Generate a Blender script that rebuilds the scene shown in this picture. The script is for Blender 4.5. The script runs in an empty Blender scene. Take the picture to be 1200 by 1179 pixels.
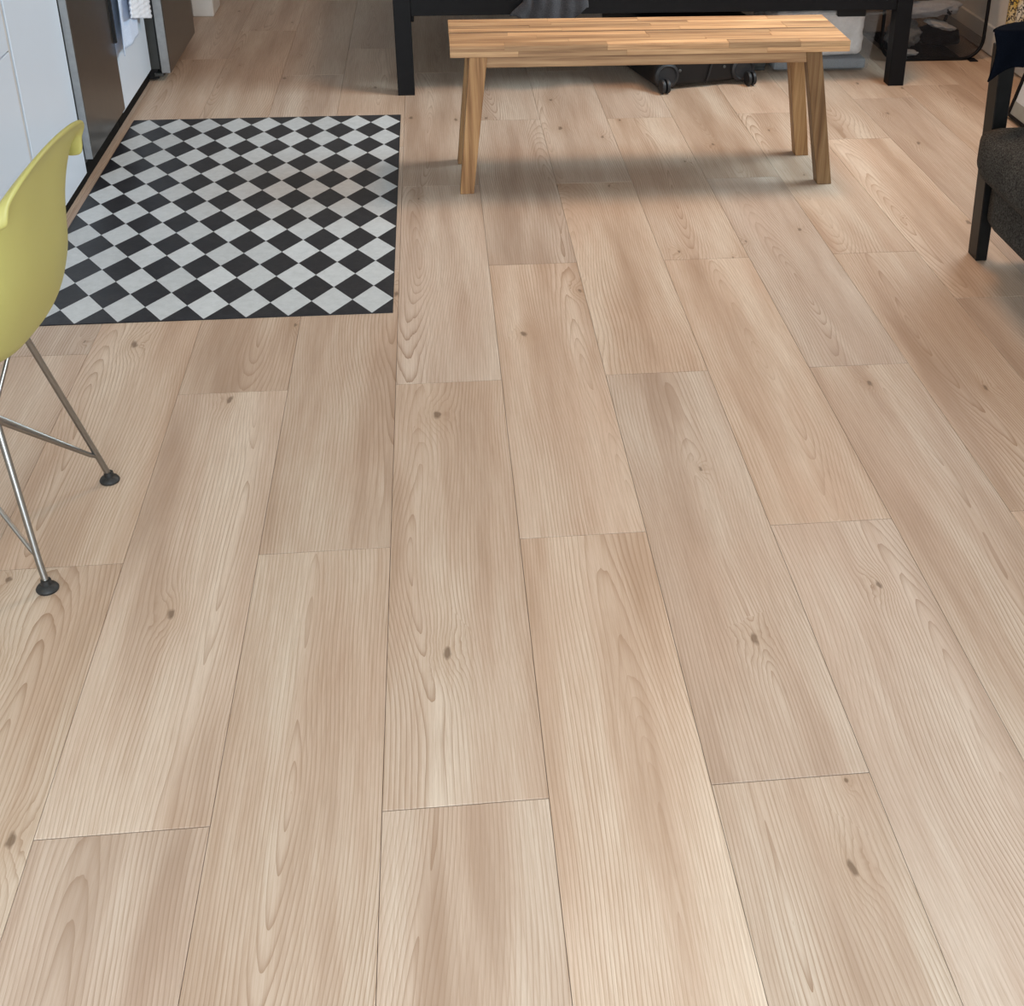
import bpy, bmesh, math, random
from mathutils import Vector, Matrix, noise
random.seed(7)
C = bpy.context.scene
COL = C.collection
R = math.radians

# ------------------------------------------------------------------ camera
FPX, PIT, YAW, ROL, HGT, CX, SX, SY = 1571.55, 0.501553, 0.126848, 0.016482, 1.480937, 0.129109, 105.833, -131.196
cam_d = bpy.data.cameras.new('camera')
cam = bpy.data.objects.new('camera', cam_d)
COL.objects.link(cam)
C.camera = cam
fw = Vector((math.sin(YAW) * math.cos(PIT), math.cos(YAW) * math.cos(PIT), -math.sin(PIT)))
rt = Vector((math.cos(YAW), -math.sin(YAW), 0))
up = rt.cross(fw)
rt2 = math.cos(ROL) * rt + math.sin(ROL) * up
up2 = -math.sin(ROL) * rt + math.cos(ROL) * up
M = Matrix((rt2, up2, -fw)).transposed().to_4x4()
M.translation = Vector((CX, 0, HGT))
cam.matrix_world = M
cam_d.sensor_fit = 'HORIZONTAL'
cam_d.sensor_width = 36
cam_d.lens = FPX / 1200 * 36
cam_d.shift_x = -SX / 1200
cam_d.shift_y = SY / 1200
cam_d.clip_start = 0.05

# ------------------------------------------------------------------ world, lights, exposure
W = bpy.data.worlds.new('sky')
C.world = W
W.use_nodes = True
W.node_tree.nodes['Background'].inputs[0].default_value = (0.75, 0.86, 1.0, 1)
W.node_tree.nodes['Background'].inputs[1].default_value = 1.0
C.view_settings.view_transform = 'Standard'
C.view_settings.look = 'None'
C.view_settings.exposure = 0.0
C.view_settings.gamma = 1.0
C.view_settings.use_curve_mapping = False


def area(name, loc, target, sx, sy, power, color, spread=180):
    l = bpy.data.lights.new(name, 'AREA')
    l.shape = 'RECTANGLE'
    l.size, l.size_y, l.energy, l.color = sx, sy, power, color
    l.spread = R(spread)
    o = bpy.data.objects.new(name, l)
    COL.objects.link(o)
    o.location = loc
    o.rotation_euler = (Vector(target) - Vector(loc)).to_track_quat('-Z', 'Y').to_euler()
    return o


# daylight through the tall window behind the camera
area('front_window_daylight', (0.2, -1.13, 1.30), (0.2, 3.0, 0.3), 2.2, 1.9, 124, (0.86, 0.945, 1.0))
# daylight through the window in the right hand wall, beyond the frame
area('side_window_daylight', (2.46, 4.4, 1.55), (0.3, 4.55, 0.2), 0.95, 1.2, 48, (0.70, 0.90, 1.0), spread=115)
# warm ceiling lamp above the bench
area('ceiling_lamp_light', (1.35, 4.4, 2.5), (1.35, 4.4, 0.0), 0.5, 0.5, 28, (1.0, 0.54, 0.26))


# ------------------------------------------------------------------ node helpers
class NT:
    def __init__(s, name):
        s.m = bpy.data.materials.new(name)
        s.m.use_nodes = True
        s.t = s.m.node_tree
        s.b = s.t.nodes['Principled BSDF']
        s.out = s.t.nodes['Material Output']

    def n(s, typ, **kw):
        x = s.t.nodes.new(typ)
        for k, v in kw.items():
            setattr(x, k, v)
        return x

    def put(s, sock, v):
        if isinstance(v, bpy.types.NodeSocket):
            s.t.links.new(v, sock)
        else:
            sock.default_value = v

    def math(s, op, a, b=0.0, c=None, clamp=False):
        x = s.n('ShaderNodeMath', operation=op, use_clamp=clamp)
        s.put(x.inputs[0], a)
        s.put(x.inputs[1], b)
        if c is not None:
            s.put(x.inputs[2], c)
        return x.outputs[0]

    def vmath(s, op, a, b):
        x = s.n('ShaderNodeVectorMath', operation=op)
        s.put(x.inputs[0], a)
        s.put(x.inputs[1], b)
        return x.outputs[0]

    def coord(s, out='Object'):
        return s.n('ShaderNodeTexCoord').outputs[out]

    def rnd(s):
        return s.n('ShaderNodeObjectInfo').outputs['Random']

    def noise(s, vec, scale=5, detail=3, rough=0.5, dim='3D'):
        x = s.n('ShaderNodeTexNoise', noise_dimensions=dim)
        s.put(x.inputs['Vector'], vec)
        x.inputs['Scale'].default_value = scale
        x.inputs['Detail'].default_value = detail
        x.inputs['Roughness'].default_value = rough
        return x.outputs['Fac']

    def ramp(s, fac, pts, interp='LINEAR'):
        x = s.n('ShaderNodeValToRGB')
        x.color_ramp.interpolation = interp
        e = x.color_ramp.elements
        while len(e) < len(pts):
            e.new(0.5)
        for i, (p, c) in enumerate(pts):
            e[i].position = p
            e[i].color = (*c, 1) if len(c) == 3 else c
        s.put(x.inputs[0], fac)
        return x.outputs[0]

    def mix(s, fac, a, b, mode='MIX'):
        x = s.n('ShaderNodeMix', data_type='RGBA', blend_type=mode)
        s.put(x.inputs[0], fac)
        for i, v in ((6, a), (7, b)):
            if not isinstance(v, bpy.types.NodeSocket) and len(v) == 3:
                v = (*v, 1)
            s.put(x.inputs[i], v)
        return x.outputs[2]

    def mapr(s, v, a, b, c, d):
        x = s.n('ShaderNodeMapRange')
        s.put(x.inputs[0], v)
        for i, q in enumerate((a, b, c, d)):
            x.inputs[i + 1].default_value = q
        return x.outputs[0]

    def bump(s, h, strength=0.2, dist=0.001):
        x = s.n('ShaderNodeBump')
        s.put(x.inputs['Height'], h)
        x.inputs['Strength'].default_value = strength
        x.inputs['Distance'].default_value = dist
        s.t.links.new(x.outputs[0], s.b.inputs['Normal'])

    def color(s, c):
        s.put(s.b.inputs['Base Color'], c if isinstance(c, bpy.types.NodeSocket) else (*c, 1))

    def set(s, **kw):
        for k, v in kw.items():
            s.put(s.b.inputs[k.replace('_', ' ')], v)
        return s


def simple(name, col, rough=0.5, metal=0.0, var=0.06, scale=30, bump=0.0, spec=0.5):
    t = NT(name)
    f = t.noise(t.coord(), scale, 3)
    a = tuple(max(0, c * (1 - var)) for c in col)
    b = tuple(min(1, c * (1 + var)) for c in col)
    t.color(t.ramp(f, [(0.3, a), (0.7, b)]))
    t.set(Roughness=rough, Metallic=metal)
    t.b.inputs['Specular IOR Level'].default_value = spec
    if bump:
        t.bump(f, bump)
    return t.m


def fabric(name, dark, light, scale=350, rough=0.95, weave=0.5, stretch=(1, 1, 1)):
    t = NT(name)
    v = t.vmath('MULTIPLY', t.coord(), stretch)
    f = t.noise(v, scale, 4, 0.7)
    g = t.noise(t.coord(), 12, 2)
    base = t.ramp(f, [(0.35, dark), (0.65, light)])
    t.color(t.mix(t.mapr(g, 0.3, 0.7, 0.0, 0.25), base, tuple(c * 0.7 for c in dark)))
    t.set(Roughness=rough)
    t.b.inputs['Specular IOR Level'].default_value = 0.02 if max(light) < 0.02 else 0.15
    t.b.inputs['Sheen Weight'].default_value = 0.0 if max(dark) < 0.01 else 0.1
    t.bump(f, weave, 0.001)
    return t.m


def plank_material():
    t = NT('oak_laminate')
    P = t.coord()
    rn = t.n('ShaderNodeTexWhiteNoise', noise_dimensions='1D')
    t.put(rn.inputs['W'], t.math('MULTIPLY', t.rnd(), 913.7))
    sep = t.n('ShaderNodeSeparateColor')
    t.t.links.new(rn.outputs['Color'], sep.inputs[0])
    r1, r2, r3 = sep.outputs
    off = t.vmath('MULTIPLY', rn.outputs['Color'], (37.0, 53.0, 29.0))
    Q = t.vmath('ADD', P, off)
    sx = t.n('ShaderNodeSeparateXYZ')
    t.t.links.new(P, sx.inputs[0])
    px, py = sx.outputs[0], sx.outputs[1]

    def st(scale):
        return t.vmath('MULTIPLY', Q, scale)
    # knots: sparse cells, elongated along the board
    vo = t.n('ShaderNodeTexVoronoi', voronoi_dimensions='2D', feature='F1')
    nd = t.n('ShaderNodeTexNoise')
    t.put(nd.inputs['Vector'], st((55.0, 30.0, 1)))
    nd.inputs['Scale'].default_value = 1.0
    t.put(vo.inputs['Vector'], t.vmath('ADD', st((6.0, 2.6, 1.0)), t.vmath('MULTIPLY', t.vmath('SUBTRACT', nd.outputs['Color'], (0.5, 0.5, 0.5)), (0.11, 0.07, 0.0))))
    vo.inputs['Scale'].default_value = 1.0
    vo.inputs['Randomness'].default_value = 0.9
    kd = vo.outputs['Distance']
    ks = t.n('ShaderNodeSeparateColor')
    t.t.links.new(vo.outputs['Color'], ks.inputs[0])
    has = t.math('GREATER_THAN', ks.outputs[0], 0.66)
    big = t.mapr(ks.outputs[1], 0, 1, 0.25, 0.95)
    kn = t.math('DIVIDE', kd, big)
    near = t.math('MULTIPLY', t.math('POWER', 2.718, t.math('MULTIPLY', t.math('MULTIPLY', kn, kn), -22.0)), has)
    # growth rings cut lengthwise
    w1 = t.noise(st((2.0, 0.9, 1)), 1.0, 1, 0.5)
    w2 = t.noise(st((6.0, 1.7, 1)), 1.0, 1, 0.5)
    xr = t.math('ADD', t.math('SUBTRACT', px, t.mapr(r1, 0, 1, -0.10, 0.10)), t.mapr(w1, 0.25, 0.75, -0.045, 0.045))
    zr = t.math('ADD', t.math('MULTIPLY', py, t.mapr(r2, 0, 1, -0.085, 0.085)), t.mapr(w2, 0.25, 0.75, -0.015, 0.015))
    zr = t.math('ADD', zr, t.mapr(r3, 0, 1, -0.02, 0.02))
    rr = t.math('SQRT', t.math('ADD', t.math('MULTIPLY', xr, xr), t.math('MULTIPLY', zr, zr)))
    rr = t.math('ADD', rr, t.math('MULTIPLY', near, 0.020))
    ph = t.math('ADD', t.math('MULTIPLY', rr, 150.0), t.mapr(t.noise(st((60, 4, 1)), 1.0, 2), 0.3, 0.7, -0.12, 0.12))
    saw = t.math('FRACT', ph)
    line = t.math('POWER', saw, 4.0)
    lw = t.math('MULTIPLY', line, t.mapr(t.noise(st((9, 1.2, 1)), 1.0, 2), 0.3, 0.7, 0.25, 1.0))
    # straight fibres and pores
    fib = t.noise(st((330.0, 7.0, 1)), 1.0, 4, 0.65)
    fine = t.noise(st((900.0, 30.0, 1)), 1.0, 2, 0.6)
    tone = t.noise(st((11.0, 0.9, 1)), 1.0, 3, 0.55)
    pink = t.noise(st((5.0, 1.6, 1)), 1.0, 2, 0.5)
    base = t.ramp(tone, [(0.30, (0.390, 0.280, 0.206)), (0.47, (0.535, 0.418, 0.328)), (0.66, (0.650, 0.550, 0.450))])
    base = t.mix(t.mapr(pink, 0.45, 0.75, 0.0, 0.45), base, (0.53, 0.375, 0.280))
    base = t.mix(t.mapr(fib, 0.42, 0.75, 0.0, 0.50), base, (0.36, 0.245, 0.160))
    base = t.mix(t.mapr(fine, 0.5, 0.75, 0.0, 0.22), base, (0.30, 0.20, 0.13))
    base = t.mix(t.math('MULTIPLY', lw, 0.95), base, (0.29, 0.185, 0.118))
    # knot heart
    halo = t.math('MULTIPLY', near, 0.28)
    base = t.mix(halo, base, (0.36, 0.235, 0.145))
    core = t.math('MULTIPLY', t.mapr(kn, 0.03, 0.060, 1.0, 0.0), has)
    base = t.mix(t.math('MULTIPLY', core, 0.72), base, (0.120, 0.075, 0.045))
    tint = t.mapr(r3, 0, 1, 0.90, 1.06)
    hs = t.n('ShaderNodeHueSaturation')
    t.put(hs.inputs['Value'], tint)
    t.put(hs.inputs['Saturation'], t.mapr(r2, 0, 1, 0.92, 1.08))
    t.put(hs.inputs['Color'], base)
    t.color(hs.outputs[0])
    t.set(Roughness=t.mapr(fib, 0.3, 0.7, 0.40, 0.50))
    t.b.inputs['Specular IOR Level'].default_value = 0.42
    t.bump(t.math('ADD', t.math('MULTIPLY', fib, 0.6), t.math('MULTIPLY', line, -0.5)), 0.12, 0.0006)
    return t.m


def acacia(name, axis, bias=0.0, plank=False):
    t = NT(name)
    off = t.n('ShaderNodeTexWhiteNoise', noise_dimensions='1D')
    t.put(off.inputs['W'], t.math('MULTIPLY', t.rnd(), 517.3))
    Q = t.vmath('ADD', t.coord(), t.vmath('MULTIPLY', off.outputs['Color'], (11, 17, 23)))
    lo = {'x': (2.5, 60, 60), 'z': (60, 60, 2.5), 'y': (60, 2.5, 60)}[axis]
    hi = {'x': (9, 500, 500), 'z': (500, 500, 9), 'y': (500, 9, 500)}[axis]
    br = {'x': (3.5, 26, 26), 'z': (26, 26, 3.5), 'y': (26, 3.5, 26)}[axis]
    a = t.noise(t.vmath('MULTIPLY', Q, lo), 1.0, 3, 0.6)
    f = t.noise(t.vmath('MULTIPLY', Q, hi), 1.0, 3, 0.6)
    b = t.noise(t.vmath('MULTIPLY', Q, br), 1.0, 2, 0.5)
    col = t.ramp(a, [(0.30, (0.215, 0.104, 0.046)), (0.48, (0.420, 0.240, 0.115)), (0.70, (0.60, 0.38, 0.195))])
    col = t.mix(t.mapr(f, 0.5, 0.75, 0, 0.5), col, (0.215, 0.105, 0.045))
    col = t.mix(t.mapr(b, 0.58, 0.75, 0, 0.45), col, (0.26, 0.135, 0.062))
    rv = t.math('MULTIPLY', t.rnd(), 1.0)
    hs = t.n('ShaderNodeHueSaturation')
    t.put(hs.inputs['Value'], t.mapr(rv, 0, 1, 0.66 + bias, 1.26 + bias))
    hs.inputs['Saturation'].default_value = 1.06 if axis == 'z' else 0.98
    t.put(hs.inputs['Color'], col)
    t.color(hs.outputs[0])
    t.set(Roughness=0.5)
    t.b.inputs['Specular IOR Level'].default_value = 0.35
    t.bump(f, 0.15, 0.0006)
    return t.m


MT = {}
MT['plank'] = plank_material()
MT['subfloor'] = simple('plank_joint', (0.12, 0.08, 0.055), 0.9)
MT['wall'] = simple('wall_paint', (0.72, 0.71, 0.68), 0.8, var=0.02)
MT['ceiling'] = simple('ceiling_paint', (0.82, 0.81, 0.79), 0.9, var=0.02)
MT['white_gloss'] = simple('white_lacquer', (0.64, 0.72, 0.82), 0.28, var=0.015, scale=4)
MT['white_trim'] = simple('white_trim', (0.70, 0.69, 0.66), 0.5, var=0.02)
MT['groove'] = simple('pale_filler', (0.56, 0.55, 0.54), 0.5)
MT['housing'] = simple('wheel_housing_black', (0.020, 0.020, 0.022), 0.5, spec=0.35)
MT['black_plinth'] = simple('black_plinth', (0.006, 0.006, 0.006), 0.7, spec=0.1)
MT['black_frame'] = simple('black_powder_coat', (0.0055, 0.0055, 0.0065), 0.5, var=0.1, spec=0.16)
MT['black_wood'] = simple('black_stained_wood', (0.006, 0.006, 0.006), 0.38, var=0.25, scale=60, spec=0.25)
MT['black_plastic'] = simple('black_plastic', (0.008, 0.008, 0.009), 0.45, spec=0.3)
MT['rubber'] = simple('black_rubber', (0.012, 0.012, 0.012), 0.55)
MT['grey_wheel'] = simple('wheel_tread', (0.016, 0.017, 0.019), 0.5, spec=0.4)
MT['chrome'] = simple('chrome_wire', (0.30, 0.295, 0.285), 0.28, 1.0, var=0.05)
MT['stainless'] = simple('brushed_stainless', (0.155, 0.145, 0.135), 0.30, 0.9, var=0.04)
MT['steel_lit_side'] = simple('steel_lit_side', (0.30, 0.31, 0.32), 0.45, 0.5, var=0.08, scale=60)  # paler steel for door sides, their light put into the colour
MT['dark_grey'] = simple('dark_grey_plastic', (0.05, 0.052, 0.05), 0.6)
MT['yellow'] = simple('mustard_plastic', (0.42, 0.395, 0.125), 0.45, var=0.02, scale=8)
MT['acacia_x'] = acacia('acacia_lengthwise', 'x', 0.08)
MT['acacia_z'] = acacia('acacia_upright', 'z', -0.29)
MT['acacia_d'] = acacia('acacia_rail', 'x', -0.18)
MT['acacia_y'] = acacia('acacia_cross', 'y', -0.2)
MT['gap_shade'] = simple('dark_gap_shade', (0.06, 0.03, 0.014), 0.8)  # near-black colour that paints the shade inside the bench gap
MT['charcoal'] = fabric('charcoal_melange', (0.003, 0.003, 0.003), (0.095, 0.091, 0.083), 240)
MT['navy'] = fabric('navy_cloth', (0.0022, 0.0030, 0.0055), (0.0045, 0.006, 0.0105), 300)
MT['grey_jersey'] = fabric('grey_jersey', (0.035, 0.037, 0.043), (0.075, 0.078, 0.088), 260)
MT['towel_white'] = fabric('white_towelling', (0.66, 0.70, 0.78), (0.82, 0.85, 0.90), 300)
MT['towel_blue'] = fabric('pale_blue_cloth', (0.50, 0.60, 0.78), (0.66, 0.74, 0.88), 250)
MT['white_cloth'] = fabric('white_cotton', (0.76, 0.75, 0.74), (0.88, 0.87, 0.86), 60)
MT['grey_cloth'] = fabric('grey_cotton', (0.36, 0.35, 0.33), (0.48, 0.465, 0.44), 120)
MT['pale_shirt'] = fabric('pale_shirt', (0.66, 0.68, 0.72), (0.80, 0.81, 0.84), 120)
MT['bluish_shirt'] = fabric('bluish_shirt', (0.34, 0.38, 0.46), (0.46, 0.50, 0.58), 120)
MT['black_cloth'] = fabric('black_cloth', (0.006, 0.006, 0.008), (0.016, 0.016, 0.02), 150)
MT['mattress'] = fabric('grey_bed_cover', (0.20, 0.20, 0.21), (0.30, 0.30, 0.31), 150)
MT['grey_insert'] = simple('blue_grey_plastic', (0.22, 0.25, 0.28), 0.5)
MT['panel_white'] = simple('pale_panel', (0.62, 0.68, 0.74), 0.35, var=0.02)
MT['panel_grey'] = simple('grey_strip', (0.30, 0.32, 0.31), 0.5)


def translucent(name, col, rough, alpha, scale=20):
    t = NT(name)
    f = t.noise(t.coord(), scale, 2)
    t.color(t.ramp(f, [(0.3, tuple(c * 0.9 for c in col)), (0.7, col)]))
    t.set(Roughness=rough, Alpha=alpha)
    return t.m


MT['clear_bin'] = translucent('clear_bin_plastic', (0.76, 0.78, 0.80), 0.25, 0.12)
MT['mesh_net'] = translucent('black_net', (0.012, 0.012, 0.015), 0.8, 0.48, 400)


def marble(name, a, b, c, rough=0.42, vein=0.3):
    t = NT(name)
    off = t.n('ShaderNodeTexWhiteNoise', noise_dimensions='1D')
    t.put(off.inputs['W'], t.math('MULTIPLY', t.rnd(), 331.1))
    Q = t.vmath('ADD', t.coord(), t.vmath('MULTIPLY', off.outputs['Color'], (9, 9, 9)))
    f = t.noise(Q, 45, 4, 0.6)
    g = t.noise(Q, 17, 5, 0.7)
    col = t.ramp(f, [(0.3, a), (0.7, b)])
    v = t.math('SUBTRACT', 1.0, t.math('MULTIPLY', t.math('ABSOLUTE', t.math('SUBTRACT', g, 0.5)), 26.0), clamp=True)
    col = t.mix(t.math('MULTIPLY', v, vein), col, c)
    hs = t.n('ShaderNodeHueSaturation')
    t.put(hs.inputs['Value'], t.mapr(t.rnd(), 0, 1, 0.93, 1.07))
    t.put(hs.inputs['Color'], col)
    t.color(hs.outputs[0])
    t.set(Roughness=rough)
    t.b.inputs['Specular IOR Level'].default_value = 0.4
    return t.m


MT['tile_white'] = marble('white_marble_print', (0.49, 0.53, 0.55), (0.56, 0.60, 0.62), (0.37, 0.40, 0.42), 0.42, 0.22)
MT['tile_black'] = marble('black_marble_print', (0.010, 0.011, 0.015), (0.018, 0.019, 0.024), (0.060, 0.060, 0.062), 0.42, 0.22)


def scribble():
    t = NT('yellow_black_print')
    f = t.noise(t.coord(), 55, 2, 0.6)
    g = t.noise(t.coord(), 9, 1)
    v = t.math('SUBTRACT', 1.0, t.math('MULTIPLY', t.math('ABSOLUTE', t.math('SUBTRACT', f, 0.5)), 13.0), clamp=True)
    base = t.ramp(g, [(0.40, (0.62, 0.58, 0.48)), (0.56, (0.52, 0.36, 0.07))])
    t.color(t.mix(t.mapr(v, 0.25, 0.55, 0, 1), base, (0.02, 0.02, 0.025)))
    t.set(Roughness=0.9)
    return t.m


MT['scribble'] = scribble()


# ------------------------------------------------------------------ object helpers
def link(name, data):
    o = bpy.data.objects.new(name, data)
    COL.objects.link(o)
    return o


def tag(o, label=None, cat=None, group=None, kind=None):
    if label:
        o['label'] = label
    if cat:
        o['category'] = cat
    if group:
        o['group'] = group
    if kind:
        o['kind'] = kind
    return o


def root(name, loc, label, cat, rz=0, group=None):
    o = link(name, None)
    o.location = loc
    o.rotation_euler.z = rz
    o.empty_display_size = 0.1
    o['base'] = list(loc)
    return tag(o, label, cat, group)


def base_of(p):
    while p.parent:
        p = p.parent
    return p


def obj(name, bm, mat, parent=None, smooth=False, local=False, auto=None):
    """parts are modelled in world coordinates unless local=True; then moved to the frame of their thing"""
    if parent is not None and not local:
        r = base_of(parent)
        bmesh.ops.translate(bm, verts=bm.verts, vec=-Vector(r.location))
    bmesh.ops.recalc_face_normals(bm, faces=bm.faces)
    me = bpy.data.meshes.new(name)
    bm.to_mesh(me)
    bm.free()
    if smooth:
        for p in me.polygons:
            p.use_smooth = True
        if auto:
            me.set_sharp_from_angle(angle=R(auto))
    me.materials.append(MT[mat] if isinstance(mat, str) else mat)
    o = link(name, me)
    if parent is not None:
        o.parent = parent
    return o


def box(bm, x0, x1, y0, y1, z0, z1, bev=0.0, seg=1):
    r = bmesh.ops.create_cube(bm, size=1)
    vs = r['verts']
    bmesh.ops.scale(bm, verts=vs, vec=(x1 - x0, y1 - y0, z1 - z0))
    bmesh.ops.translate(bm, verts=vs, vec=((x0 + x1) / 2, (y0 + y1) / 2, (z0 + z1) / 2))
    if bev:
        es = list({e for v in vs for e in v.link_edges})
        bmesh.ops.bevel(bm, geom=es, offset=bev, segments=seg, affect='EDGES', profile=0.5)
    return bm


def B(*a, **k):
    return box(bmesh.new(), *a, **k)


def hexa(bm, lo, hi, bev=0.0):
    """lo, hi: 4 points each (counter-clockwise)"""
    v = [bm.verts.new(p) for p in lo] + [bm.verts.new(p) for p in hi]
    fs = [bm.faces.new([v[i] for i in q]) for q in ((3, 2, 1, 0), (4, 5, 6, 7), (0, 1, 5, 4), (1, 2, 6, 5), (2, 3, 7, 6), (3, 0, 4, 7))]
    if bev:
        es = list({e for f in fs for e in f.edges})
        bmesh.ops.bevel(bm, geom=es, offset=bev, segments=1, affect='EDGES')
    return bm


def tube(bm, pts, r, n=10, cap=True):
    pts = [Vector(p) for p in pts]
    rings = []
    ref = None
    for i, p in enumerate(pts):
        a = pts[max(i - 1, 0)]
        b = pts[min(i + 1, len(pts) - 1)]
        d = (b - a).normalized()
        if ref is None:
            ref = d.orthogonal().normalized()
        ref = (ref - d * ref.dot(d)).normalized()
        s = d.cross(ref)
        rad = r[i] if isinstance(r, (list, tuple)) else r
        rings.append([bm.verts.new(p + rad * (math.cos(2 * math.pi * k / n) * ref + math.sin(2 * math.pi * k / n) * s)) for k in range(n)])
    for q, w in zip(rings, rings[1:]):
        for k in range(n):
            bm.faces.new((q[k], q[(k + 1) % n], w[(k + 1) % n], w[k]))
    if cap:
        bm.faces.new(rings[0][::-1])
        bm.faces.new(rings[-1])
    return bm


def lathe(bm, prof, centre, n=20, axis=(0, 0, 1)):
    rot = Vector((0, 0, 1)).rotation_difference(Vector(axis)).to_matrix()
    c = Vector(centre)
    rings = []
    for r, z in prof:
        rings.append([bm.verts.new(c + rot @ Vector((r * math.cos(2 * math.pi * k / n), r * math.sin(2 * math.pi * k / n), z))) for k in range(n)])
    for q, w in zip(rings, rings[1:]):
        for k in range(n):
            bm.faces.new((q[k], q[(k + 1) % n], w[(k + 1) % n], w[k]))
    bm.faces.new(rings[0][::-1])
    bm.faces.new(rings[-1])
    return bm


def grid(bm, nu, nv, fn):
    vs = [[bm.verts.new(fn(i / nu, j / nv)) for i in range(nu + 1)] for j in range(nv + 1)]
    for j in range(nv):
        for i in range(nu):
            bm.faces.new((vs[j][i], vs[j][i + 1], vs[j + 1][i + 1], vs[j + 1][i]))
    return bm


def thick(o, t, off=0.0, sub=0):
    m = o.modifiers.new('thickness', 'SOLIDIFY')
    m.thickness = t
    m.offset = off
    if sub:
        s = o.modifiers.new('smooth', 'SUBSURF')
        s.levels = s.render_levels = sub
    return o


def crumple(centre, rad, seed, amp=0.25, sub=4, freq=3.0, zmin=None):
    bm = bmesh.new()
    bmesh.ops.create_icosphere(bm, subdivisions=sub, radius=1)
    c = Vector(centre)
    for v in bm.verts:
        p = v.co.copy()
        q = p * freq * 0.5 + Vector((seed * 3.1, seed * 1.7, seed))
        d = 1 + amp * (noise.noise(q) * 1.2 + 0.6 * abs(noise.noise(q * 2.3)) - 0.25 * abs(noise.noise(q * 4.7)))
        p *= d
        v.co = c + Vector((p.x * rad[0], p.y * rad[1], p.z * rad[2]))
        if zmin is not None and v.co.z < zmin:
            v.co.z = zmin + 0.02 * (v.co.z - zmin)
    return bm


def cushion(x0, x1, y0, y1, z0, z1, rad, puff, cuts=9):
    bm = bmesh.new()
    box(bm, x0, x1, y0, y1, z0, z1)
    bmesh.ops.subdivide_edges(bm, edges=bm.edges[:], cuts=cuts, use_grid_fill=True)
    c = Vector(((x0 + x1) / 2, (y0 + y1) / 2, (z0 + z1) / 2))
    h = Vector(((x1 - x0) / 2, (y1 - y0) / 2, (z1 - z0) / 2))
    for v in bm.verts:
        p = v.co - c
        q = Vector([max(-h[i] + rad, min(h[i] - rad, p[i])) for i in range(3)])
        d = p - q
        if d.length > 1e-6:
            p = q + d.normalized() * rad * min(1, d.length / rad)
        nx, ny, nz = p.x / h.x, p.y / h.y, p.z / h.z
        p.z += puff * (1 - nx * nx) * (1 - ny * ny) * (1 if nz > 0 else -0.2)
        p.x += 0.4 * puff * (1 - ny * ny) * (1 - nz * nz) * (1 if nx > 0.5 else -1 if nx < -0.5 else 0)
        v.co = c + p
    return bm


# ------------------------------------------------------------------ the room
WX = 0.244
floor = tag(obj('floor', B(-1.6, 2.49, -1.2, 8.2, -0.06, -0.0115), 'subfloor'), kind='structure')
JO = {-6: 2.4, -5: 3.3, -4: [0.35, 1.66, 2.976, 4.31, 5.655, 6.99], -3: [0.79, 2.105, 3.42, 4.76, 6.118, 7.44],
      -2: [0.13, 1.4415, 2.751, 4.065, 5.387, 6.70], -1: [0.79, 2.108, 3.42, 4.47, 5.782, 7.09],
      0: [0.13, 1.4445, 2.755, 4.071, 5.385, 6.7], 1: [0.80, 2.1115, 3.4246, 4.741, 6.07, 7.4],
      2: [0.13, 1.446, 2.756, 4.061, 5.38, 6.7], 3: [0.79, 2.1085, 3.419, 4.732, 6.05, 7.4],
      4: [0.13, 1.4405, 2.751, 4.071, 5.39, 6.7], 5: [0.79, 2.110, 3.4236, 4.756, 6.08, 7.4],
      6: [0.48, 1.79, 3.10, 4.434, 5.75, 7.07], 7: [1.0, 2.29, 3.60, 4.911, 6.22, 7.5],
      8: [1.14, 2.45, 3.76, 5.076, 6.39, 7.7], 9: 2.2, 10: 3.0}
GAP = 0.0004
plank_cache = {}
for k in range(-6, 11):
    js = JO[k]
    if not isinstance(js, list):
        js = [js - 1.311 + 1.311 * i for i in range(5)]
    x0, x1 = max(k * WX, -1.6), min((k + 1) * WX, 2.49)
    if x1 - x0 < 0.02:
        continue
    ys = [-0.6] + [j for j in js if j > -0.4] + [8.2]
    for a, b in zip(ys, ys[1:]):
        w, l = round(x1 - x0 - 2 * GAP, 4), round(b - a - 0.0021, 4)
        key = (w, l)
        if key not in plank_cache:
            bm = bmesh.new()
            box(bm, -w / 2, w / 2, -l / 2, l / 2, -0.011, 0.0)
            es = [e for e in bm.edges if all(abs(v.co.z) < 1e-6 for v in e.verts)]
            bmesh.ops.bevel(bm, geom=es, offset=0.0003, segments=1, affect='EDGES')
            me = bpy.data.meshes.new('plank')
            bm.to_mesh(me)
            bm.free()
            me.materials.append(MT['plank'])
            plank_cache[key] = me
        o = link('plank', plank_cache[key])
        o.location = ((x0 + x1) / 2, (a + b) / 2, 0)
        o.parent = floor


def struct(name, bm, mat, parent=None):
    o = obj(name, bm, mat, parent)
    if parent is None:
        o['kind'] = 'structure'
    return o


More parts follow.
